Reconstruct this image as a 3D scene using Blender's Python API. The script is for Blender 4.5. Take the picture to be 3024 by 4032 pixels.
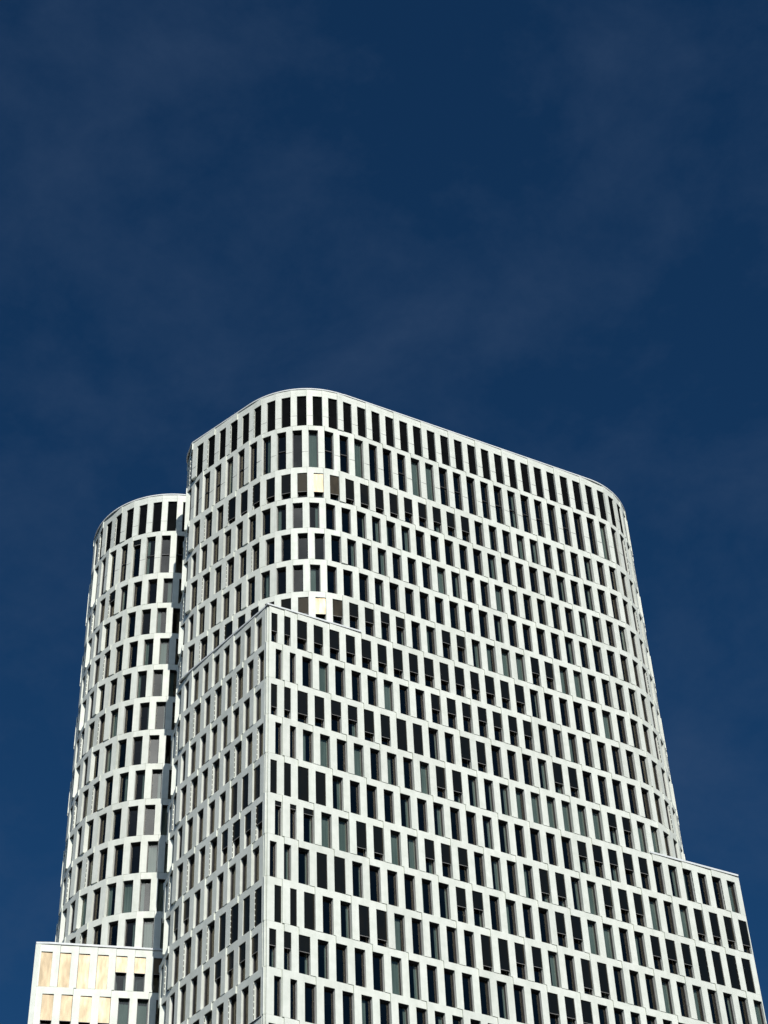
import bpy, math, random
from mathutils import Vector, Matrix

# ------------------------------------------------------------------ clear
for o in list(bpy.data.objects):
    bpy.data.objects.remove(o, do_unlink=True)
SC = bpy.context.scene
COL = SC.collection
U = 1.33                                  # one facade bay in metres
CAM = (-34.0724, -72.6357)                   # camera plan position in bays
CZ = -5.2655                                # camera height on the bay height scale

def Z(z):                                 # facade height scale -> metres above ground
    return (z - CZ) * U + 1.6

# ------------------------------------------------------------------ camera
cd = bpy.data.cameras.new('camera')
cam = bpy.data.objects.new('camera', cd)
COL.objects.link(cam)
SC.camera = cam
cd.sensor_fit = 'VERTICAL'
cd.sensor_height = 36.0
cd.lens = 7404.0 / 4032.0 * 36.0
cd.clip_start = 0.5
cd.clip_end = 20000
yaw, pit, rol = (0.502689, 0.761645, -0.049670)
cy_, sy_, cp_, sp_ = math.cos(yaw), math.sin(yaw), math.cos(pit), math.sin(pit)
fwd = Vector((sy_ * cp_, cy_ * cp_, sp_))
rgt = Vector((cy_, -sy_, 0))
upv = rgt.cross(fwd)
r2 = math.cos(rol) * rgt + math.sin(rol) * upv
u2 = -math.sin(rol) * rgt + math.cos(rol) * upv
mw = Matrix((r2, u2, -fwd)).transposed().to_4x4()
mw.translation = Vector((CAM[0] * U, CAM[1] * U, 1.6))
cam.matrix_world = mw
SC.render.resolution_x = 768
SC.render.resolution_y = 1024

# ------------------------------------------------------------------ sky, sun, exposure
SUN_AZ, SUN_EL = math.radians(-12.5), math.radians(36)     # azimuth from the front normal, + to the right
sdir = Vector((math.sin(SUN_AZ) * math.cos(SUN_EL), -math.cos(SUN_AZ) * math.cos(SUN_EL), math.sin(SUN_EL)))
W = bpy.data.worlds.new('World'); SC.world = W; W.use_nodes = True
nt = W.node_tree; nt.nodes.clear()
def N(t, typ, **k):
    n = t.nodes.new(typ)
    for a, b in k.items(): setattr(n, a, b)
    return n
wo = N(nt, 'ShaderNodeOutputWorld'); bg = N(nt, 'ShaderNodeBackground')
sky = N(nt, 'ShaderNodeTexSky', sky_type='NISHITA')
sky.sun_disc = False
sky.sun_elevation = SUN_EL
sky.sun_rotation = math.atan2(sdir.x, sdir.y)
sky.altitude = 900; sky.air_density = 1.0; sky.dust_density = 0.25; sky.ozone_density = 6.0
tint = N(nt, 'ShaderNodeMix', data_type='RGBA', blend_type='MULTIPLY')
tint.inputs['Factor'].default_value = 1.0
tint.inputs[7].default_value = (0.30, 0.76, 1.0, 1)
tc = N(nt, 'ShaderNodeTexCoord'); mp = N(nt, 'ShaderNodeMapping')
mp.inputs['Scale'].default_value = (2.2, 2.2, 3.4); mp.inputs['Rotation'].default_value = (0.9, 0.5, 1.3); mp.inputs['Location'].default_value = (3.1, 1.7, 5.2)
nz = N(nt, 'ShaderNodeTexNoise'); nz.inputs['Scale'].default_value = 3.6; nz.inputs['Detail'].default_value = 12
nz.inputs['Roughness'].default_value = 0.64; nz.inputs['Distortion'].default_value = 0.15
cr = N(nt, 'ShaderNodeValToRGB')
cr.color_ramp.elements[0].position = 0.43; cr.color_ramp.elements[1].position = 0.74
cr.color_ramp.elements[0].color = (0, 0, 0, 1); cr.color_ramp.elements[1].color = (1, 1, 1, 1)
cm = N(nt, 'ShaderNodeMix', data_type='RGBA'); cm.inputs[7].default_value = (1.25, 2.1, 3.9, 1)
mu = N(nt, 'ShaderNodeMath', operation='MULTIPLY'); mu.inputs[1].default_value = 0.27
L_ = nt.links.new
L_(sky.outputs[0], tint.inputs[6])
L_(tc.outputs['Generated'], mp.inputs[0]); L_(mp.outputs[0], nz.inputs[0]); L_(nz.outputs[0], cr.inputs[0])
L_(cr.outputs[0], mu.inputs[0]); L_(mu.outputs[0], cm.inputs[0])
# a bank of bright thin cloud left of the sun, seen only mirrored in the panes
BK_A, BK_E = math.radians(-29), math.radians(33)
bank = Vector((math.sin(BK_A) * math.cos(BK_E), -math.cos(BK_A) * math.cos(BK_E), math.sin(BK_E)))
dp = N(nt, 'ShaderNodeVectorMath', operation='DOT_PRODUCT'); dp.inputs[1].default_value = bank
mx0 = N(nt, 'ShaderNodeMath', operation='MAXIMUM'); mx0.inputs[1].default_value = 0.0
pw = N(nt, 'ShaderNodeMath', operation='POWER'); pw.inputs[1].default_value = 50.0
gs = N(nt, 'ShaderNodeMath', operation='MULTIPLY'); gs.inputs[1].default_value = 110.0
ga = N(nt, 'ShaderNodeMath', operation='MULTIPLY_ADD'); ga.inputs[2].default_value = 0.0
cl0 = N(nt, 'ShaderNodeMapRange'); cl0.inputs[1].default_value = .38; cl0.inputs[2].default_value = .7; cl0.inputs[3].default_value = .25
gc = N(nt, 'ShaderNodeMix', data_type='RGBA', blend_type='ADD'); gc.inputs['Factor'].default_value = 1.0
gv = N(nt, 'ShaderNodeVectorMath', operation='SCALE'); gv.inputs[0].default_value = (0.85, 0.95, 1.1)
L_(tc.outputs['Generated'], dp.inputs[0]); L_(dp.outputs['Value'], mx0.inputs[0]); L_(mx0.outputs[0], pw.inputs[0])
L_(pw.outputs[0], gs.inputs[0]); L_(nz.outputs[0], cl0.inputs[0]); L_(cl0.outputs[0], ga.inputs[0]); L_(gs.outputs[0], ga.inputs[1])
L_(ga.outputs[0], gv.inputs['Scale']); L_(cm.outputs[2], gc.inputs[6]); L_(gv.outputs[0], gc.inputs[7])
L_(tint.outputs[2], cm.inputs[6]); L_(gc.outputs[2], bg.inputs[0]); L_(bg.outputs[0], wo.inputs[0])
bg.inputs[1].default_value = 0.052

sl = bpy.data.lights.new('sun', 'SUN'); sun = bpy.data.objects.new('sun', sl); COL.objects.link(sun)
sl.energy = 4.3; sl.angle = math.radians(0.5); sl.color = (1.0, 0.97, 0.92)
sun.rotation_euler = sdir.to_track_quat('Z', 'Y').to_euler()
sun.location = (0, -60, 200)
SC.view_settings.view_transform = 'Standard'; SC.view_settings.look = 'None'
SC.view_settings.exposure = -0.14; SC.view_settings.gamma = 1.0
SC.view_settings.use_curve_mapping = False

# ------------------------------------------------------------------ materials
def mat(name, col, rough=0.6, metal=0.0, spec=0.5):
    m = bpy.data.materials.new(name); m.use_nodes = True
    b = m.node_tree.nodes['Principled BSDF']
    b.inputs['Base Color'].default_value = (*col, 1); b.inputs['Roughness'].default_value = rough
    b.inputs['Metallic'].default_value = metal; b.inputs['Specular IOR Level'].default_value = spec
    return m, m.node_tree, b
def noisy(name, c0, c1, scale, rough, bump=0.0, bscale=None, metal=0.0, spec=0.4, stretch=(1, 1, 1), p0=0.35, p1=0.65):
    m, t, b = mat(name, c0, rough, metal, spec)
    g = N(t, 'ShaderNodeNewGeometry'); k = N(t, 'ShaderNodeMapping'); k.inputs['Scale'].default_value = stretch
    n = N(t, 'ShaderNodeTexNoise'); n.inputs['Scale'].default_value = scale; n.inputs['Detail'].default_value = 6
    r = N(t, 'ShaderNodeValToRGB')
    r.color_ramp.elements[0].position = p0; r.color_ramp.elements[1].position = p1
    r.color_ramp.elements[0].color = (*c0, 1); r.color_ramp.elements[1].color = (*c1, 1)
    t.links.new(g.outputs['Position'], k.inputs[0]); t.links.new(k.outputs[0], n.inputs[0])
    t.links.new(n.outputs[0], r.inputs[0]); t.links.new(r.outputs[0], b.inputs['Base Color'])
    if bump:
        n2 = N(t, 'ShaderNodeTexNoise'); n2.inputs['Scale'].default_value = bscale or scale * 6
        bp = N(t, 'ShaderNodeBump'); bp.inputs['Strength'].default_value = bump; bp.inputs['Distance'].default_value = 0.02
        t.links.new(g.outputs['Position'], n2.inputs[0]); t.links.new(n2.outputs[0], bp.inputs['Height'])
        t.links.new(bp.outputs[0], b.inputs['Normal'])
    return m
def cladding(name, k):
    m, t, b = mat(name, (.8, .83, .78), 0.62, 0.05, 0.3)
    g = N(t, 'ShaderNodeNewGeometry')
    def nse(sc, st, det=6):
        q = N(t, 'ShaderNodeMapping'); q.inputs['Scale'].default_value = st
        n = N(t, 'ShaderNodeTexNoise'); n.inputs['Scale'].default_value = sc; n.inputs['Detail'].default_value = det
        t.links.new(g.outputs['Position'], q.inputs[0]); t.links.new(q.outputs[0], n.inputs[0]); return n
    a = nse(1.6, (1, 1, 1)); c = nse(2.2, (1, 1, 0.12)); e = nse(9.0, (1, 1, 1))
    ad = N(t, 'ShaderNodeMath', operation='ADD'); t.links.new(a.outputs[0], ad.inputs[0]); t.links.new(c.outputs[0], ad.inputs[1])
    r = N(t, 'ShaderNodeValToRGB'); r.color_ramp.elements[0].position = .35; r.color_ramp.elements[1].position = .62
    hf = N(t, 'ShaderNodeMath', operation='MULTIPLY'); hf.inputs[1].default_value = .5
    t.links.new(ad.outputs[0], hf.inputs[0]); t.links.new(hf.outputs[0], r.inputs[0])
    r.color_ramp.elements[0].color = (.70 * k, .73 * k, .635 * k, 1); r.color_ramp.elements[1].color = (.83 * k, .85 * k, .755 * k, 1)
    t.links.new(r.outputs[0], b.inputs['Base Color'])
    bp = N(t, 'ShaderNodeBump'); bp.inputs['Strength'].default_value = .2; bp.inputs['Distance'].default_value = .02
    t.links.new(e.outputs[0], bp.inputs['Height']); t.links.new(bp.outputs[0], b.inputs['Normal'])
    return m
M_WALL = cladding('white_cladding', 1.0)
M_CAP = noisy('coping_metal', (0.72, 0.75, 0.73), (0.82, 0.84, 0.82), 2.0, 0.6)
M_FRAME = noisy('dark_frame', (0.018, 0.02, 0.022), (0.03, 0.032, 0.034), 4.0, 0.5)
M_RAIL = noisy('grey_rail', (0.30, 0.29, 0.27), (0.38, 0.37, 0.35), 3.0, 0.45)
M_LOUV = noisy('black_louvre', (0.004, 0.005, 0.0055), (0.007, 0.008, 0.009), 1.2, 0.8, spec=0.05)
M_SLOT = mat('slot', (0.01, 0.01, 0.01), 0.9)[0]
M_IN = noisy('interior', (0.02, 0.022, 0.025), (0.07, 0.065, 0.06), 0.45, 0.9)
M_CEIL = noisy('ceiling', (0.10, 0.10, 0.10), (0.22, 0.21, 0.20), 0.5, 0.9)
M_ROOF = noisy('roof_gravel', (0.25, 0.24, 0.22), (0.36, 0.35, 0.33), 3.0, 0.9)
M_CURT = noisy('curtain', (0.42, 0.50, 0.45), (0.60, 0.68, 0.62), 1.1, 0.85, stretch=(1, 1, 0.25))

def glass_mat():
    m = bpy.data.materials.new('window_glass'); m.use_nodes = True; t = m.node_tree; t.nodes.clear()
    o = N(t, 'ShaderNodeOutputMaterial'); mx = N(t, 'ShaderNodeMixShader')
    tr = N(t, 'ShaderNodeBsdfTransparent'); tr.inputs[0].default_value = (0.40, 0.45, 0.44, 1)
    gl = N(t, 'ShaderNodeBsdfGlossy'); gl.inputs['Roughness'].default_value = 0.02; gl.inputs[0].default_value = (0.93, 0.84, 0.68, 1)
    fr = N(t, 'ShaderNodeFresnel'); fr.inputs[0].default_value = 1.8
    g = N(t, 'ShaderNodeNewGeometry'); n = N(t, 'ShaderNodeTexNoise'); n.inputs['Scale'].default_value = 0.5
    bp = N(t, 'ShaderNodeBump'); bp.inputs['Strength'].default_value = 0.012; bp.inputs['Distance'].default_value = 0.1
    t.links.new(g.outputs['Position'], n.inputs[0]); t.links.new(n.outputs[0], bp.inputs['Height'])
    t.links.new(bp.outputs[0], gl.inputs['Normal'])
    io = N(t, 'ShaderNodeMapRange'); io.inputs[3].default_value = 1.75; io.inputs[4].default_value = 1 / 1.75   # same pane seen from outside and inside
    t.links.new(g.outputs['Backfacing'], io.inputs[0]); t.links.new(io.outputs[0], fr.inputs[0])
    t.links.new(fr.outputs[0], mx.inputs[0]); t.links.new(tr.outputs[0], mx.inputs[1]); t.links.new(gl.outputs[0], mx.inputs[2])
    t.links.new(mx.outputs[0], o.inputs[0])
    return m
M_GLASS = glass_mat()

def blind_mat():
    m, t, b = mat('bronze_blind', (0.108, 0.088, 0.060), 0.4, 0.98)
    b.inputs['Anisotropic'].default_value = 0.85
    g = N(t, 'ShaderNodeNewGeometry')
    vm = N(t, 'ShaderNodeCombineXYZ'); vm.inputs[2].default_value = 1.0
    t.links.new(vm.outputs[0], b.inputs['Tangent'])
    n = N(t, 'ShaderNodeTexNoise'); n.inputs['Scale'].default_value = 3.2; n.inputs['Detail'].default_value = 4
    k = N(t, 'ShaderNodeMapping'); k.inputs['Scale'].default_value = (1, 1, 0.25)
    r = N(t, 'ShaderNodeMapRange'); r.inputs[1].default_value = .3; r.inputs[2].default_value = .7; r.inputs[3].default_value = 0.34; r.inputs[4].default_value = 0.43
    t.links.new(g.outputs['Position'], k.inputs[0]); t.links.new(k.outputs[0], n.inputs[0])
    t.links.new(n.outputs[0], r.inputs[0]); t.links.new(r.outputs[0], b.inputs['Roughness'])
    # slats
    w = N(t, 'ShaderNodeTexWave', wave_type='BANDS', bands_direction='Z'); w.inputs['Scale'].default_value = 6.0
    bp = N(t, 'ShaderNodeBump'); bp.inputs['Strength'].default_value = 0.15; bp.inputs['Distance'].default_value = 0.01
    t.links.new(g.outputs['Position'], w.inputs[0]); t.links.new(w.outputs[0], bp.inputs['Height'])
    t.links.new(bp.outputs[0], b.inputs['Normal'])
    return m
M_BLIND = blind_mat()
MATS = [M_WALL, M_CAP, M_FRAME, M_RAIL, M_LOUV, M_SLOT, M_IN, M_CEIL, M_ROOF, M_CURT, M_GLASS, M_BLIND,
        cladding('white_cladding_greyer', .955), cladding('white_cladding_brighter', 1.03)]
WALLS = [0, 0, 12, 13]
WALL, CAP, FRAME, RAIL, LOUV, SLOT, INTE, CEIL, ROOF, CURT, GLASS, BLIND = range(12)

# ------------------------------------------------------------------ mesh helper
class MB:
    def __init__(s): s.v = []; s.f = []; s.m = []
    def add(s, verts, faces, mi):
        b = len(s.v); s.v += verts; s.f += [tuple(b + i for i in f) for f in faces]; s.m += [mi] * len(faces)
    def hexa(s, p, mi, skip=()):           # p: 8 points, bottom 4 then top 4; 0 out-left 1 out-right 2 in-right 3 in-left
        F = {'b': (3, 2, 1, 0), 't': (4, 5, 6, 7), 'o': (0, 1, 5, 4), 'i': (2, 3, 7, 6), 'l': (3, 0, 4, 7), 'r': (1, 2, 6, 5)}
        s.add(p, [f for k, f in F.items() if k not in skip], mi)
    def empty(s): return not s.f
    def build(s, name, parent=None, origin=(0, 0, 0)):
        me = bpy.data.meshes.new(name); ox, oy, oz = origin
        me.from_pydata([(x - ox, y - oy, z - oz) for x, y, z in s.v], [], s.f)
        used = sorted(set(s.m)); mp_ = {k: i for i, k in enumerate(used)}
        for k in used: me.materials.append(MATS[k])
        me.polygons.foreach_set('material_index', [mp_[k] for k in s.m]); me.update()
        o = bpy.data.objects.new(name, me); COL.objects.link(o)
        if parent is not None: o.parent = parent
        o.location = origin
        if parent is not None and parent.type == 'MESH':
            o.location = Vector(origin) - parent.location
        return o

class Facet:                               # a flat panel plane from plan point A to B (left to right seen from outside)
    def __init__(s, A, B, sa, sb, oa=0.0, ob=0.0):
        s.A = A; s.sa = sa; s.sb = sb; d = (B[0] - A[0], B[1] - A[1]); s.L = math.hypot(*d)
        s.t = (d[0] / s.L, d[1] / s.L); s.n = (s.t[1], -s.t[0]); s.k = s.L / (sb - sa); s.oa = oa; s.ob = ob
    def out(s, q): return s.oa + (s.ob - s.oa) * (q - s.sa) / (s.sb - s.sa)
    def P(s, q, o, z):
        u = (q - s.sa) * s.k
        return ((s.A[0] + s.t[0] * u + s.n[0] * o) * U, (s.A[1] + s.t[1] * u + s.n[1] * o) * U, Z(z))
    def box(s, mb, q0, q1, oo, oi, z0, z1, mi, skip=()):
        a = s.out(q0) if oo is None else oo; b = s.out(q1) if oo is None else oo
        mb.hexa([s.P(q0, a, z0), s.P(q1, b, z0), s.P(q1, oi, z0), s.P(q0, oi, z0),
                 s.P(q0, a, z1), s.P(q1, b, z1), s.P(q1, oi, z1), s.P(q0, oi, z1)], mi, skip)

# ------------------------------------------------------------------ level table
PT = 2.506
WT = {0: 82.505, 1: 79.41}                 # window head
PTOP = {0: 82.78, 1: 79.80}                # panel top = sill of the row above
for k in range(2, 26):
    WT[k] = 75.634 - PT * (k - 2); PTOP[k] = WT[k] + 0.42
PTOP[2] = 76.12
def bottom(r): return PTOP[r + 1]
LAST = 21                                  # last storey modelled in detail

# ------------------------------------------------------------------ plan curves
def walk(x, y, hd, steps):
    """steps: (length, turn in degrees, clockwise +) walked leftwards (away from the front); returns f(d)"""
    pts = [(0.0, x, y)]; d = 0.0
    for ln, turn in steps:
        n = max(1, int(ln / 0.05)); h = ln / n
        for i in range(n):
            hd -= math.radians(turn) / n / 2
            x += math.cos(hd) * h; y += math.sin(hd) * h; d += h
            hd -= math.radians(turn) / n / 2
            pts.append((d, x, y))
    def f(q):
        q = min(max(q, 0.0), pts[-1][0]); lo, hi = 0, len(pts) - 1
        while hi - lo > 1:
            m = (lo + hi) // 2
            if pts[m][0] <= q: lo = m
            else: hi = m
        a, b = pts[lo], pts[hi]; t = (q - a[0]) / (b[0] - a[0])
        return (a[1] + (b[1] - a[1]) * t, a[2] + (b[2] - a[2]) * t)
    return f
_tl = walk(3.318, 0.03, math.pi, [(6.45, 66.9), (5.02, 0), (0.12, 31), (1.0, 0), (2.6, 82), (8, 0)])
_tr_c = (21.65, 5.53)
def path_tower(s):
    if s < 3.318: return _tl(3.318 - s)
    if s <= 21.65: return (s, 0.0)
    a = (s - 21.65) / 5.53
    return (21.65 + 5.53 * math.sin(a), 5.53 - 5.53 * math.cos(a))
_pl = walk(-1.75, 0.0, math.radians(103.17), [(8.45, 0), (0.12, 21), (1.2, 0), (2.4, 82), (4, 0)])
def path_left(s): return _pl(-s)
def path_front(s): return (s, 0.0)
_rt = walk(-0.705, 12.485, math.pi, [(5.69 * math.pi, 180), (4, 0)])
def path_rear(s): return (s - 0.705, 12.485) if s > 0 else _rt(-s)
_d2 = (math.cos(math.radians(-16.8)), math.sin(math.radians(-16.8)))
def path_low(s):
    if s >= -0.336: return (-8.44 + _d2[0] * s, 14.56 + _d2[1] * s)
    e = -0.336 - s
    return (-8.44 - _d2[0] * 0.336 + 0.45 * e, 14.56 - _d2[1] * 0.336 + 0.89 * e)

# ------------------------------------------------------------------ camera projection (only used to rank windows by size)
def to_px(p):
    d = Vector(p) - mw.translation; zc = d.dot(fwd)
    return (384 + 7404 * 0.254 * d.dot(r2) / zc, 512 - 7404 * 0.254 * d.dot(u2) / zc)
def ahead(f): # facing the camera?
    c = f.P((f.sa + f.sb) / 2, 0, 60)
    return (c[0] - mw.translation.x) * f.n[0] + (c[1] - mw.translation.y) * f.n[1] < 0
rnd = random.Random(7)
WINDOWS = {'front': [], 'rear': []}

class Win:
    pass
def facade(tower, wall, slabs, path, rows, joints, wins, tilt, side, dash, info, seams=False):
    """rows: row numbers; joints(r) -> sorted s of panel edges; wins(r) -> (s0,s1,key); tilt(a,b)->(oa,ob)"""
    G = 0.007
    for r in rows:
        J = joints(r); ws = wins(r); zt, zw, zb = PTOP[r], WT[r], bottom(r)
        for a, b in zip(J[:-1], J[1:]):
            oa, ob = tilt(a, b, r)
            f = Facet(path(a), path(b), a, b, oa, ob)
            mine = [w for w in ws if w[0] > a - 0.05 and w[1] < b + 0.05]
            a2, b2 = a + G / f.k, b - G / f.k; WL = rnd.choice(WALLS)
            f.box(wall, a2, b2, None, -0.26, zw, zt - 0.006, WL)
            if r == 0: f.box(wall, a2, b2, None, -0.2, zt + 0.001, 83.07, WL)
            edges = [a2]
            for w in sorted(mine): edges += [max(w[0], a2), min(w[1], b2)]
            edges.append(b2)
            for p0, p1 in zip(edges[::2], edges[1::2]):
                if p1 - p0 > 0.02:
                    f.box(wall, p0, p1, None, -0.26, zb + 0.006, zw, WL, ('t',))
                    if r < 2 and p1 - p0 > 0.15:       # horizontal joint half way down the tall piers
                        zz = 80.69 if r == 0 else 77.45
                        f.box(wall, p0 + .004, p1 - .004, max(f.out(p0), f.out(p1)) + 0.003, -0.01, zz, zz + 0.022, RAIL)
            for w in mine:
                q0, q1 = max(w[0], a2), min(w[1], b2)
                wn = Win(); wn.f = f; wn.q0 = q0; wn.q1 = q1; wn.z0 = zb + 0.006; wn.z1 = zw; wn.key = (side, r, w[2]); wn.row = r
                wn.info = info(r, w[2]); wn.vis = ahead(f)
                WINDOWS[tower].append(wn)
                dd = dash(r, w[2])
                if dd:
                    n = 6; h = (zw - zb - 0.12) / n; qq = q0 if dd == 'l' else q1; e = 0.004 if dd == 'l' else -0.004
                    for i in range(n):
                        za = zb + 0.08 + i * h
                        o = f.out(qq)
                        q_a, q_b = (qq - 0.004, qq + e) if dd == 'l' else (qq + e, qq + 0.004)
                        f.box(wall, q_a, q_b, o - 0.014, o - 0.050, za, za + h * 0.74, SLOT)
        # room behind: ceiling slab and dark back wall, following the facade
        n = max(2, int((J[-1] - J[0]) / 1.0))
        for i in range(n):
            a = J[0] + (J[-1] - J[0]) * i / n; b = J[0] + (J[-1] - J[0]) * (i + 1) / n
            f = Facet(path(a), path(b), a, b)
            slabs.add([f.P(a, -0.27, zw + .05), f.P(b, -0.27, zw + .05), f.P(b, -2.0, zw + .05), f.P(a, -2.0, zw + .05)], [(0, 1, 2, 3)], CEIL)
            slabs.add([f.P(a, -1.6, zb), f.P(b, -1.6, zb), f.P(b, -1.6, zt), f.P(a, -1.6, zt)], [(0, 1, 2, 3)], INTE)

def window_meshes(w):
    """frame, pane, extras of one window"""
    f, a, b, z0, z1 = w.f, w.q0, w.q1, w.z0, w.z1
    k = 1 / f.k; fr = MB(); pane = MB(); bl = MB(); cu = MB()
    D0, D1, wd = -0.175, -0.255, 0.045
    kind, val = w.info
    e = 0.003 * k
    f.box(fr, a + e, a + wd * k, D0, D1, z0 + .003, z1 - .003, FRAME)
    f.box(fr, b - wd * k, b - e, D0, D1, z0 + .003, z1 - .003, FRAME)
    f.box(fr, a + wd * k, b - wd * k, D0, D1, z1 - wd, z1 - .003, FRAME, ('l', 'r'))
    f.box(fr, a + wd * k, b - wd * k, D0, D1, z0 + .003, z0 + wd, FRAME, ('l', 'r'))
    for q0, q1 in ((a + e, a + 0.018 * k), (b - 0.018 * k, b - e)):
        f.box(fr, q0, q1, -0.135, -0.168, z0 + .004, z1 - .02, RAIL)
    if w.row == 1 and kind != 'curtain' and rnd.random() < .6:
        zz = z0 + (z1 - z0) * .52
        f.box(fr, a + wd * k, b - wd * k, D0 - .005, D1, zz, zz + .07, FRAME, ('l', 'r'))
    j = [rnd.uniform(-.004, .004) for _ in range(3)]
    pane.add([f.P(a + wd * k, -.235 + j[0], z0 + wd), f.P(b - wd * k, -.235 + j[1], z0 + wd),
              f.P(b - wd * k, -.235 + j[1] + j[2], z1 - wd), f.P(a + wd * k, -.235 + j[0] + j[2], z1 - wd)], [(0, 1, 2, 3)], GLASS)
    if kind == 'louvre':
        f.box(bl, a + 0.01 * k, b - 0.01 * k, -0.11, -0.13, z0 + .01, z1 - .01, LOUV)
        for i in range(30):
            zz = z0 + .03 + (z1 - z0 - .06) * i / 30
            f.box(bl, a + .02 * k, b - .02 * k, -.095, -.109, zz, zz + .03, LOUV)
    # blind cassette under the lintel
    o = f.out((a + b) / 2)
    f.box(fr, a + 0.004 * k, b - 0.004 * k, o - .03, D0, z1 - .016, z1 - .003, FRAME)
    if kind == 'blind':
        h = (z1 - z0) * val; zb = z1 - h
        o = f.out((a + b) / 2) - 0.052
        f.box(bl, a + 0.006 * k, b - 0.006 * k, o, o - .014, max(zb, z0 + .01), z1 - .018, BLIND)
        if val < .99:
            f.box(bl, a + 0.006 * k, b - 0.006 * k, o + .006, o - .02, zb - .018, zb, RAIL)
    c = w.curt
    if c:
        q0, q1 = c; n = max(4, int((q1 - q0) / .07)); vs = []
        for i in range(n + 1):
            q = q0 + (q1 - q0) * i / n; o = -.31 + .012 * (1 if i % 2 else -1)
            vs += [f.P(q, o, z0 + .01), f.P(q, o, z1 + .04)]
        cu.add(vs, [(2 * i, 2 * i + 2, 2 * i + 3, 2 * i + 1) for i in range(n)], CURT)
    return fr, pane, bl, cu

def finish_windows(tower, root):
    ws = [w for w in WINDOWS[tower] if w.vis]
    for w in ws:
        kind, val = w.info
        w.curt = None
        wd = w.q1 - w.q0
        if kind == 'curtain':
            if rnd.random() < .5: w.curt = (w.q0, w.q0 + wd * max(val, .3))
            else: w.curt = (w.q1 - wd * max(val, .3), w.q1)
        elif kind != 'louvre' and rnd.random() < .3:
            g = rnd.uniform(.15, .4) * wd
            w.curt = (w.q1 - g, w.q1) if rnd.random() < .7 else (w.q0, w.q0 + g)
        pc = [to_px(w.f.P(w.q0, 0, w.z0)), to_px(w.f.P(w.q1, 0, w.z0)), to_px(w.f.P(w.q1, 0, w.z1)), to_px(w.f.P(w.q0, 0, w.z1))]
        ar = 0
        for i in range(4):
            x0, y0 = pc[i]; x1, y1 = pc[(i + 1) % 4]; ar += x0 * y1 - x1 * y0
        inside = all(0 < x < 768 and 0 < y < 1020 for x, y in pc)
        w.area = abs(ar) if inside else 0
        w.px = pc[0]
        if tower == 'rear' and pc[1][0] > 190: w.area *= .3
    ws.sort(key=lambda w: -w.area)
    stuff = MB()
    for i, w in enumerate(ws):
        parts = window_meshes(w)
        if i < 100:
            org = w.f.P(w.q0, 0, w.z0)
            fo = parts[0].build('window', root, org)
            for nm, mb in zip(('pane', {'louvre': 'louvre'}.get(w.info[0], 'blind'), 'curtain'), parts[1:]):
                if not mb.empty(): mb.build(nm, fo, org)
        else:
            for mb in parts:
                stuff.add(mb.v, [], 0); b = len(stuff.v) - len(mb.v)
                stuff.f += [tuple(b + q for q in f) for f in mb.f]; stuff.m += mb.m
    if not stuff.empty():
        o = stuff.build('windows', root); o['kind'] = 'stuff'

def coping(path, s0, s1, z, n, name, parent, o=0.02, h=0.085, fascia=None):
    mb = MB(); ds = (s1 - s0) / n
    P = [path(s0 + ds * i) for i in range(n + 1)]
    nr = []
    for i in range(n + 1):
        a = P[max(i - 1, 0)]; b = P[min(i + 1, n)]; l = math.hypot(b[0] - a[0], b[1] - a[1]) or 1
        nr.append(((b[1] - a[1]) / l, -(b[0] - a[0]) / l))
    def strip(oo, oi, z0, z1, mi):
        vs = []
        for (x, y), (nx, ny) in zip(P, nr):
            for q, zz in ((oo, z0), (oo, z1), (oi, z1), (oi, z0)):
                vs.append(((x + nx * q) * U, (y + ny * q) * U, Z(zz)))
        fs = []
        for i in range(n):
            a, b = 4 * i, 4 * i + 4
            fs += [(a, b, b + 1, a + 1), (a + 1, b + 1, b + 2, a + 2), (a + 3, b + 3, b, a), (a + 2, b + 2, b + 3, a + 3)]
        fs += [(0, 1, 2, 3), (4 * n + 3, 4 * n + 2, 4 * n + 1, 4 * n)]
        mb.add(vs, fs, mi)
    zz = z
    if fascia:
        strip(-0.004, -0.3, z, z + fascia, WALL); zz = z + fascia
    strip(-0.06, -0.28, zz, zz + 0.035, FRAME)
    strip(o, -0.3, zz + 0.035, zz + 0.035 + h, CAP)
    return mb.build(name, parent)

def poly_slab(pts, z0, z1, mi, name, parent):
    mb = MB(); n = len(pts)
    vs = [(x * U, y * U, Z(z0)) for x, y in pts] + [(x * U, y * U, Z(z1)) for x, y in pts]
    mb.add(vs, [tuple(range(n, 2 * n)), tuple(range(n - 1, -1, -1))] + [(i, (i + 1) % n, n + (i + 1) % n, n + i) for i in range(n)], mi)
    return mb.build(name, parent)

# ------------------------------------------------------------------ ground
gm = bpy.data.materials.new('ground'); gm.use_nodes = True
t_ = gm.node_tree; b_ = t_.nodes['Principled BSDF']; b_.inputs['Roughness'].default_value = .9
g_ = N(t_, 'ShaderNodeNewGeometry'); n_ = N(t_, 'ShaderNodeTexNoise'); n_.inputs['Scale'].default_value = .3; n_.inputs['Detail'].default_value = 8
r_ = N(t_, 'ShaderNodeValToRGB'); r_.color_ramp.elements[0].color = (.045, .045, .045, 1); r_.color_ramp.elements[1].color = (.075, .073, .07, 1)
t_.links.new(g_.outputs['Position'], n_.inputs[0]); t_.links.new(n_.outputs[0], r_.inputs[0]); t_.links.new(r_.outputs[0], b_.inputs['Base Color'])
me = bpy.data.meshes.new('ground'); R_ = 6000
me.from_pydata([(-R_, -R_, 0), (R_, -R_, 0), (R_, R_, 0), (-R_, R_, 0)], [], [(0, 1, 2, 3)]); me.materials.append(gm)
go = bpy.data.objects.new('ground', me); COL.objects.link(go); go['kind'] = 'structure'

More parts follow.
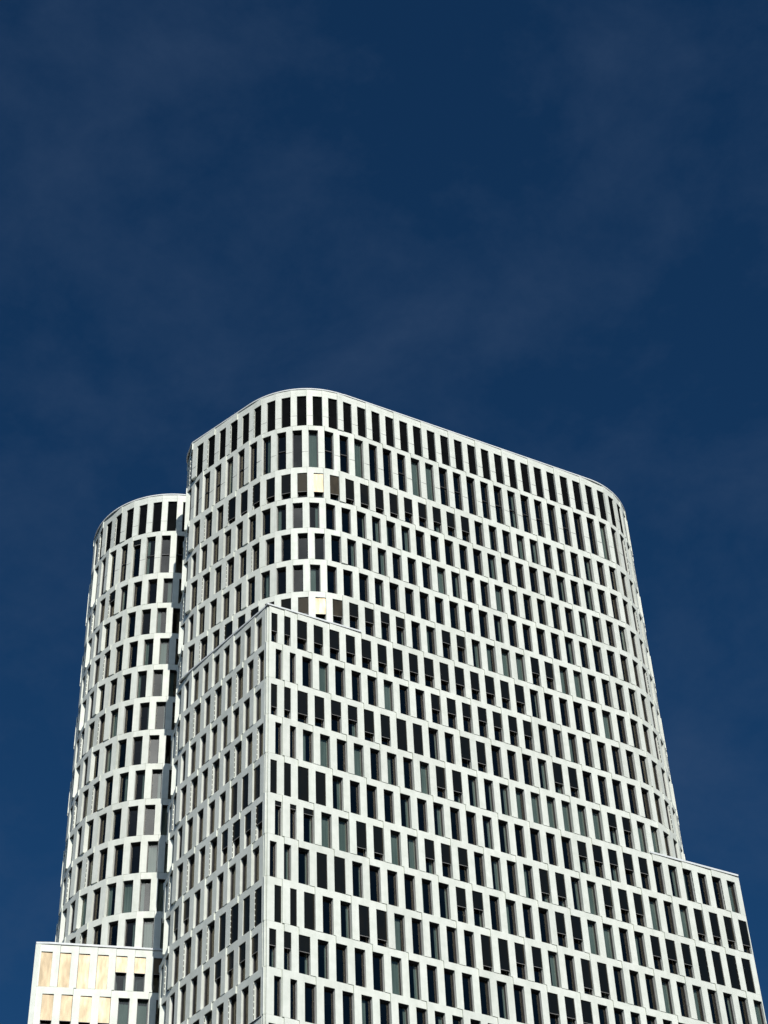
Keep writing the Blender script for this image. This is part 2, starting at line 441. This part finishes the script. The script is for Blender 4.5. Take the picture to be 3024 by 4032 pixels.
# ------------------------------------------------------------------ the two buildings
def root(name, label, loc):
    o = bpy.data.objects.new(name, None); COL.objects.link(o); o.location = (0, 0, 0)
    o['label'] = label; o['category'] = 'building'; return o
FT = root('high_rise_tower', 'large white tower with rounded corners rising from a sharp-cornered lower block', 0)
RT = root('high_rise_tower', 'narrower white rounded tower behind, with a low block of pale blinds at its foot', 0)
FT['group'] = RT['group'] = 'twin white towers'

BL =  {(7, -2): 0.6, (7, -1): 0.62, (7, 0): 0.6, (7, 1): 0.6, (7, 2): 0.62, (7, 3): 0.6, (9, -2): 0.72, (9, -1): 0.72, (9, 0): 0.72, (9, 1): 0.7, (9, 2):
      0.45, (9, 3): 0.45, (7, 4): 0.62, (7, 5): 0.62, (7, 6): 0.7, (7, 7): 0.62, (7, 8): 0.6, (7, 9): 0.6, (7, 10): 0.6, (7, 11): 0.6, (6, 4): 0.5, (6, 5):
      0.35, (6, 6): 0.33, (6, 9): 0.42, (6, 10): 0.4, (8, 8): 0.5, (8, 9): 0.5, (8, 10): 0.45, (8, 11): 0.45, (5, 12): 0, (6, 3): 0.45, (9, 4): 0.72, (9,
      5): 0.72, (9, 6): 1, (9, 7): 1, (9, 10): 0.7, (9, 11): 0.7, (10, 8): 0.65, (10, 9): 0.65, (12, 3): 0.75, (12, 4): 0.77, (6, 16): 0.55, (6, 15): 0.55,
      (7, 12): 0.6, (7, 13): 0.6, (7, 14): 0.6, (8, 12): 0.5, (8, 13): 0.5, (8, 14): 0.5, (9, 16): 0.65, (9, 17): 0.65, (12, 14): 0.7, (12, 15): 0.7, (12,
      18): 0.6, (13, 15): 0.6, (13, 16): 0.65, (14, 11): 0.85, (14, 10): 0.85, (14, 12): 0.55, (14, 13): 0.55, (14, 16): 0.8, (14, 17): 0.82, (15, 14):
      0.55, (15, 15): 0.55, (15, 16): 0.6, (13, 21): 0.58, (13, 22): 0.58, (13, 23): 0.6, (13, 24): 1, (13, 25): 1, (13, 26): 1, (13, 27): 1, (12, 24):
      0.75, (12, 25): 0.72, (12, 26): 0.72, (12, 27): 0.75, (10, 19): 0.42, (10, 20): 0.42, (11, 18): 0.5, (11, 19): 0.45, (11, 20): 0.5, (11, 21): 0.48,
      (11, 17): 0.45, (12, 19): 0.6, (12, 20): 0.62, (12, 7): 0.55, (12, 8): 0.55, (12, 9): 0.5, (13, 9): 0.53, (13, 10): 0.5, (14, 3): 0.82, (14, 4): 0.8,
      (14, 0): 1, (15, -2): 0.42, (15, -1): 0.42, (15, 0): 0.42, (11, -2): 1, (11, -1): 1, (11, 0): 1, (11, 1): 1, (12, -2): 0.12, (12, -1): 0.12, (12, 0):
      0.15, (13, 1): 1, (13, 2): 1, (14, -2): 1, (14, -1): 1, (2, 3): 0.78, (2, 4): 0.78, (2, 5): 0.78, (2, 6): 0.78, (2, 7): 0.58, (2, 8): 0.58, (2, 9):
      0.58, (2, 10): 0.58, (2, 11): 0.58}
CU =  {(2, 13): 0.5, (2, 16): 0.2, (4, 13): 0.9, (4, 19): 0.2, (4, 5): 0.4, (4, 9): 0.6, (8, 5): 1, (6, 8): 0.5, (8, 4): 0.3, (10, 5): 0.6, (10, 7): 0.6,
      (10, 3): 0.7, (9, 9): 0.4, (6, 13): 1, (6, 14): 0.6, (6, 17): 0.8, (6, 18): 0.9, (8, 17): 0.7, (10, 13): 0.8, (10, 14): 1, (10, 15): 1, (10, 16): 1,
      (10, 17): 1, (12, 13): 0.6, (12, 17): 0.9, (13, 17): 1, (13, 18): 1, (14, 15): 0.3, (12, 5): 0.9, (12, 6): 0.6, (14, 5): 0.8, (12, 2): 0.8, (14, 7):
      0.3, (10, 18): 1, (10, 21): 0.5, (10, 22): 0.9, (12, 21): 0.9, (12, 23): 0.6, (14, 21): 0.9, (11, 24): 0.5, (11, 27): 0.8, (14, 27): 0.9, (14, 23):
      0.8, (8, 1): 1, (10, 0): 0.5, (10, 1): 0.7, (12, 1): 0.8}
BLL =  {(14, 0): 1, (14, 1): 1, (14, 2): 1, (14, 3): 1, (15, 0): 0.45, (15, 1): 0.45, (15, 2): 0.45, (15, 3): 0.45, (13, 6): 0.55, (13, 7): 0.6, (11, 0): 1,
      (11, 1): 1, (11, 2): 1, (12, 0): 0.55, (12, 1): 0.5, (12, 2): 0.5, (12, 3): 0.5}
def std(m0, m1, off=0.0):
    def w(r):
        e = 0.0 if r % 2 else 0.288
        return [(m + e + off, m + e + 0.6 + off, m) for m in range(m0, m1 + 1)]
    return w
def dbl(r, lo, hi, parity, off=0.0):        # 2-bay panel joints between lo and hi
    e = 0.0 if r % 2 else 0.888
    return [k + e + off for k in range(lo, hi + 1) if (k - parity) % 2 == 0]
def sgl(r, lo, hi, off=0.0):
    e = 0.0 if r % 2 else 0.888
    return [k + e + off for k in range(lo, hi + 1)]
T = 0.03
HALO = 0.0
def tiltT(a, b, r):
    if b < -1.5 : return (-T, T)
    if a > 1.9 and b < 23: return (T, -T)
    if a >= 23: return (T * .6, -T * .6)
    return (-0.012, 0.012) if r % 2 else (0.012, -0.006)

wallT, slabT = MB(), MB()
def tower_info(r, m):
    if r == 0: return ('louvre', 1)
    if (r, m) in BL and BL[(r, m)] > 0: return ('blind', BL[(r, m)])
    if r == 2 and -5 <= m <= 2: return ('blind', .74 if m > -4 else .82)
    if r == 6 and -5 <= m <= 2: return ('blind', .58)
    if (r, m) in CU: return ('curtain', CU[(r, m)])
    if (r, m) in ((1, 1), (1, 4), (1, 8), (1, 9), (1, -5), (1, 22), (1, 23)): return ('curtain', 1)
    if (r, m) in ((1, -2), (5, 1)): return ('curtain', .6)
    if rnd.random() < .05: return ('curtain', rnd.uniform(.3, 1))
    return ('none', 0)
def dashT(r, m):
    if r % 2 == 0 and m <= -3 and m % 2: return 'l'
    if r % 2 == 1 and m >= 23 and m % 2 == 0: return 'r'
# full-height tower storeys
def jT(r):
    if r % 2 == 0:
        J = dbl(r, -14, -4, 1) + sgl(r, -3, 1) + dbl(r, 2, 22, 0) + sgl(r, 23, 33)
    else:
        J = dbl(r, -13, -3, 1) + sgl(r, -2, 1) + dbl(r, 2, 22, 0) + sgl(r, 23, 33)
    return sorted(set(J))
facade('front', wallT, slabT, path_tower, range(0, 7), jT, std(-12, 32), tiltT, 'T', dashT, tower_info)
# storeys where the tower front runs flush into the corner wing
NAR = {1: [(-1.58, -1.20, -2), (-0.79, -0.41, -1)], 0: [(-1.31, -0.93, -2), (-0.48, -0.11, -1)]}
def wF(m1):
    def w(r):
        return NAR[r % 2] + std(0, m1)(r)
    return w
def jF(r, m1):
    first = [-1.715, -0.79, 0.0] if r % 2 else [-1.715, -0.90, 0.888]
    rest = [q for q in dbl(r, 1, m1, 0)]
    return first, rest
def jMid(r):
    a, b = jF(r, 22)
    return a + b + sgl(r, 23, 33)
def jLow(r):
    a, b = jF(r, 26)
    return a + b + [27.955]
def dashF(r, m):
    if m < 0: return None
    return dashT(r, m)
def tiltF(a, b, r):
    if a < -1.6: return (-0.01, -T)
    return (T, -T) if a < 23 else (T * .6, -T * .6)
def tiltLow(a, b, r): return (-0.01, -T) if a < -1.6 else (T, -T)
facade('front', wallT, slabT, path_tower if False else (lambda s: (s, 0.0) if s < 21.65 else path_tower(s)), range(7, 11), jMid, wF(32), tiltF, 'F', dashF, tower_info)
wallP = MB()
facade('front', wallP, slabT, path_front, range(11, LAST + 1), jLow, wF(27), tiltLow, 'F', dashF, tower_info)
# left face of the corner wing
def wL(r):
    e = 1.21 if r % 2 else 0.945
    return sorted((-(n * .9945 + e), -(n * .9945 + e) + 0.595, n) for n in range(3 if r >= 17 else 0, 12))
def jL(r):
    J = [-(1.235 + 1.989 * k) for k in range(6)] + [-0.24] if r % 2 else [-(0.345 + 1.989 * k) for k in range(7)]
    if r % 2 == 0: J[0] = -0.24
    return sorted(J)
def infoL(r, n):
    if (r, n) in BLL: return ('blind', BLL[(r, n)])
    return ('curtain', rnd.uniform(.5, 1)) if rnd.random() < .55 else ('none', 0)
facade('front', wallP, slabT, path_left, range(7, LAST + 1), jL, wL, lambda a, b, r: (-T, T), 'L',
       lambda r, n: 'l' if (r % 2 == 0 and n % 2 == 0) else None, infoL)

f_ = Facet(path_left(-3.2), path_left(-0.24), 0, 2.96)
f_.box(wallP, 0, 2.95, .045, -.02, PTOP[17] - .075, PTOP[17] - .035, FRAME)
f_.box(wallP, 0, 2.95, .05, -.02, PTOP[17] - .034, PTOP[17] - .008, CAP)
wallT.build('tower_wall', FT)
wallP.build('lower_wall', FT)
slabT.build('interior', FT)
finish_windows('front', FT)
coping(path_tower, -13, 34, 83.074, 300, 'parapet', FT)
coping(lambda s: path_left(s) if s < -.06 else (s if s > -1.7 else -1.7, 0), -8.6, -0.24, PTOP[7], 30, 'parapet', FT, o=.05, h=.10)
coping(path_front, -1.86, 4.0, PTOP[7], 8, 'parapet', FT, o=.05, h=.10)
coping(path_front, 21.9, 27.9, PTOP[11], 6, 'parapet', FT, o=.05, h=.11)

# corner post: two narrow white strips per storey
cp = MB()
for r in range(7, LAST + 1):
    z0, z1 = bottom(r) + .012, PTOP[r] - .012
    s_ = 0.0 if r % 2 else -0.022
    for x0, x1, y0 in ((-1.815 + s_, -1.765, 0.10), (-1.757, -1.722, 0.075)):
        cp.hexa([(x0 * U, y0 * U, Z(z0)), (x1 * U, y0 * U, Z(z0)), (x1 * U, .35 * U, Z(z0)), (x0 * U, .35 * U, Z(z0)),
                 (x0 * U, y0 * U, Z(z1)), (x1 * U, y0 * U, Z(z1)), (x1 * U, .35 * U, Z(z1)), (x0 * U, .35 * U, Z(z1))], WALL)
cp.build('corner_post', FT)

# right return wall of the lower block, roofs, and the plain shafts below the detailed storeys
def inset(P, d):
    out = []
    for i in range(len(P)):
        a = P[max(i - 1, 0)]; b = P[min(i + 1, len(P) - 1)]; l = math.hypot(b[0] - a[0], b[1] - a[1]) or 1
        out.append((P[i][0] - (b[1] - a[1]) / l * d, P[i][1] + (b[0] - a[0]) / l * d))
    return out
TP = inset([path_tower(-13 + 47 * i / 90) for i in range(91)], .32)
poly_slab(TP, PTOP[0] - .3, PTOP[0] - .1, ROOF, 'roof', FT)
zb = bottom(LAST)
LW = [path_left(-14 + i * .1) for i in range(139)] + [(-1.72, 0.1), (27.955, 0.0), (27.955, 12.0)]
poly_slab([(x + .0, y + .0) for x, y in LW], -5.9, zb, WALL, 'lower_wall', FT)
LF = [(-3.5, 8.6)] + [path_left(-8 + i * .5 + 0) for i in range(16)] + [(-1.6, 0.25), (6, .25), (6, 8)]
poly_slab([(x + .08 if x < 0 else x, y) for x, y in LF], PTOP[7] - .25, PTOP[7] - .12, ROOF, 'roof', FT)
poly_slab([(20, .25), (27.8, .25), (27.8, 11.5), (20, 11.5)], PTOP[11] - .25, PTOP[11] - .12, ROOF, 'roof', FT)
poly_slab([(27.90, .27), (27.95, .27), (27.95, 12), (27.90, 12)], zb + .01, PTOP[11] - .02, WALL, 'side_wall', FT)
# solid core so that no light passes through the building
core = [(-1.2, 5.5), (1.5, 2.6), (3.5, 2.2), (21.6, 2.2), (24, 3.2), (25.0, 5.5), (24, 8.5), (21, 9), (-0.8, 9.0), (-1.7, 8)]
poly_slab(core, 20, PTOP[0] - .35, INTE, 'core', FT)

# ------------------------------------------------------------------ rear tower
wallR, slabR = MB(), MB()
def jR(r):
    if r % 2 == 0: J = dbl(r, -22, -7, 1) + sgl(r, -6, -1) + dbl(r, 0, 6, 1)
    else: J = dbl(r, -21, -6, 1) + sgl(r, -5, -1) + dbl(r, 0, 6, 1)
    return sorted(set(J))
def infoR(r, m):
    if r == 0: return ('louvre', 1)
    if (r, m) == (1, -5): return ('blind', .13)
    if (r, m) == (2, -7): return ('blind', .36)
    if (r, m) == (11, -1): return ('blind', .36)
    if (r, m) in ((10, -3), (10, -2), (11, -2), (12, -2), (12, -3), (9, -2), (11, -4)): return ('curtain', 1)
    if (r, m) in ((3, -3), (4, -4), (11, -3), (11, -5)): return ('curtain', .4)
    if m < -7: return ('curtain', 1) if rnd.random() < .6 else ('none', 0)
    return ('curtain', rnd.uniform(.3, 1)) if rnd.random() < .10 else ('none', 0)
facade('rear', wallR, slabR, path_rear, range(0, 14), jR, std(-20, 5), lambda a, b, r: (-.022, .022) if b < -4.5 else ((-.012, .012) if r % 2 else (.012, -.006)), 'R',
       lambda r, m: 'l' if (r % 2 == 0 and m <= -7 and m % 2) else None, infoR)
# low block at its foot
def jB(r): return [-0.336] + ([1., 2., 3., 4., 5., 6., 7., 8.] if r % 2 else [1.87, 3.87, 5.87, 7.87])
def infoB(r, m):
    if r == 13: return ('blind', 1) if m < 4 else ('blind', .46)
    if r == 14: return ('blind', .72) if m < 4 else (('curtain', 1) if m < 6 else ('none', 0))
    return ('curtain', .6)
facade('rear', wallR, slabR, path_low, range(13, LAST + 1), jB,
       lambda r: [(m + (0 if r % 2 else .27), m + (0 if r % 2 else .27) + .6, m) for m in range(0, 8)],
       lambda a, b, r: (-.012, .012) if r % 2 else (-T, T), 'B', lambda r, m: None, infoB)
wallR.build('wall', RT)
slabR.build('interior', RT)
finish_windows('rear', RT)
coping(path_rear, -21, 6, 83.074, 180, 'parapet', RT)
coping(path_low, -0.4, 7.9, PTOP[13], 10, 'parapet', RT, o=.05, h=.11)
RP = inset([path_rear(-21 + 27 * i / 60) for i in range(61)], .32)
poly_slab(RP, PTOP[0] - .3, PTOP[0] - .1, ROOF, 'roof', RT)
poly_slab([(-3.8, 16.5), (-2.5, 15), (-.7, 14.3), (5, 14.3), (5, 22), (-.7, 22.2), (-3.2, 21)], 20, PTOP[0] - .35, INTE, 'core', RT)
LB2 = [path_low(-.336), path_low(7.9), (1, 20), (-7.5, 20)]
poly_slab([(-8.76 + .25, 14.66 + .1), (-0.9, 12.45), (1, 20), (-6.5, 20)], PTOP[13] - .25, PTOP[13] - .12, ROOF, 'roof', RT)
poly_slab([path_low(-.336), path_low(7.9), (1, 20), (-6.4, 20)], -5.9, zb, WALL, 'wall', RT)
f_ = Facet(path_low(-4), path_low(-.336), 0, 3.664)
sw = MB(); f_.box(sw, 0, 3.66, 0, -.25, zb + .01, PTOP[13] - .01, WALL); sw.build('side_wall', RT)
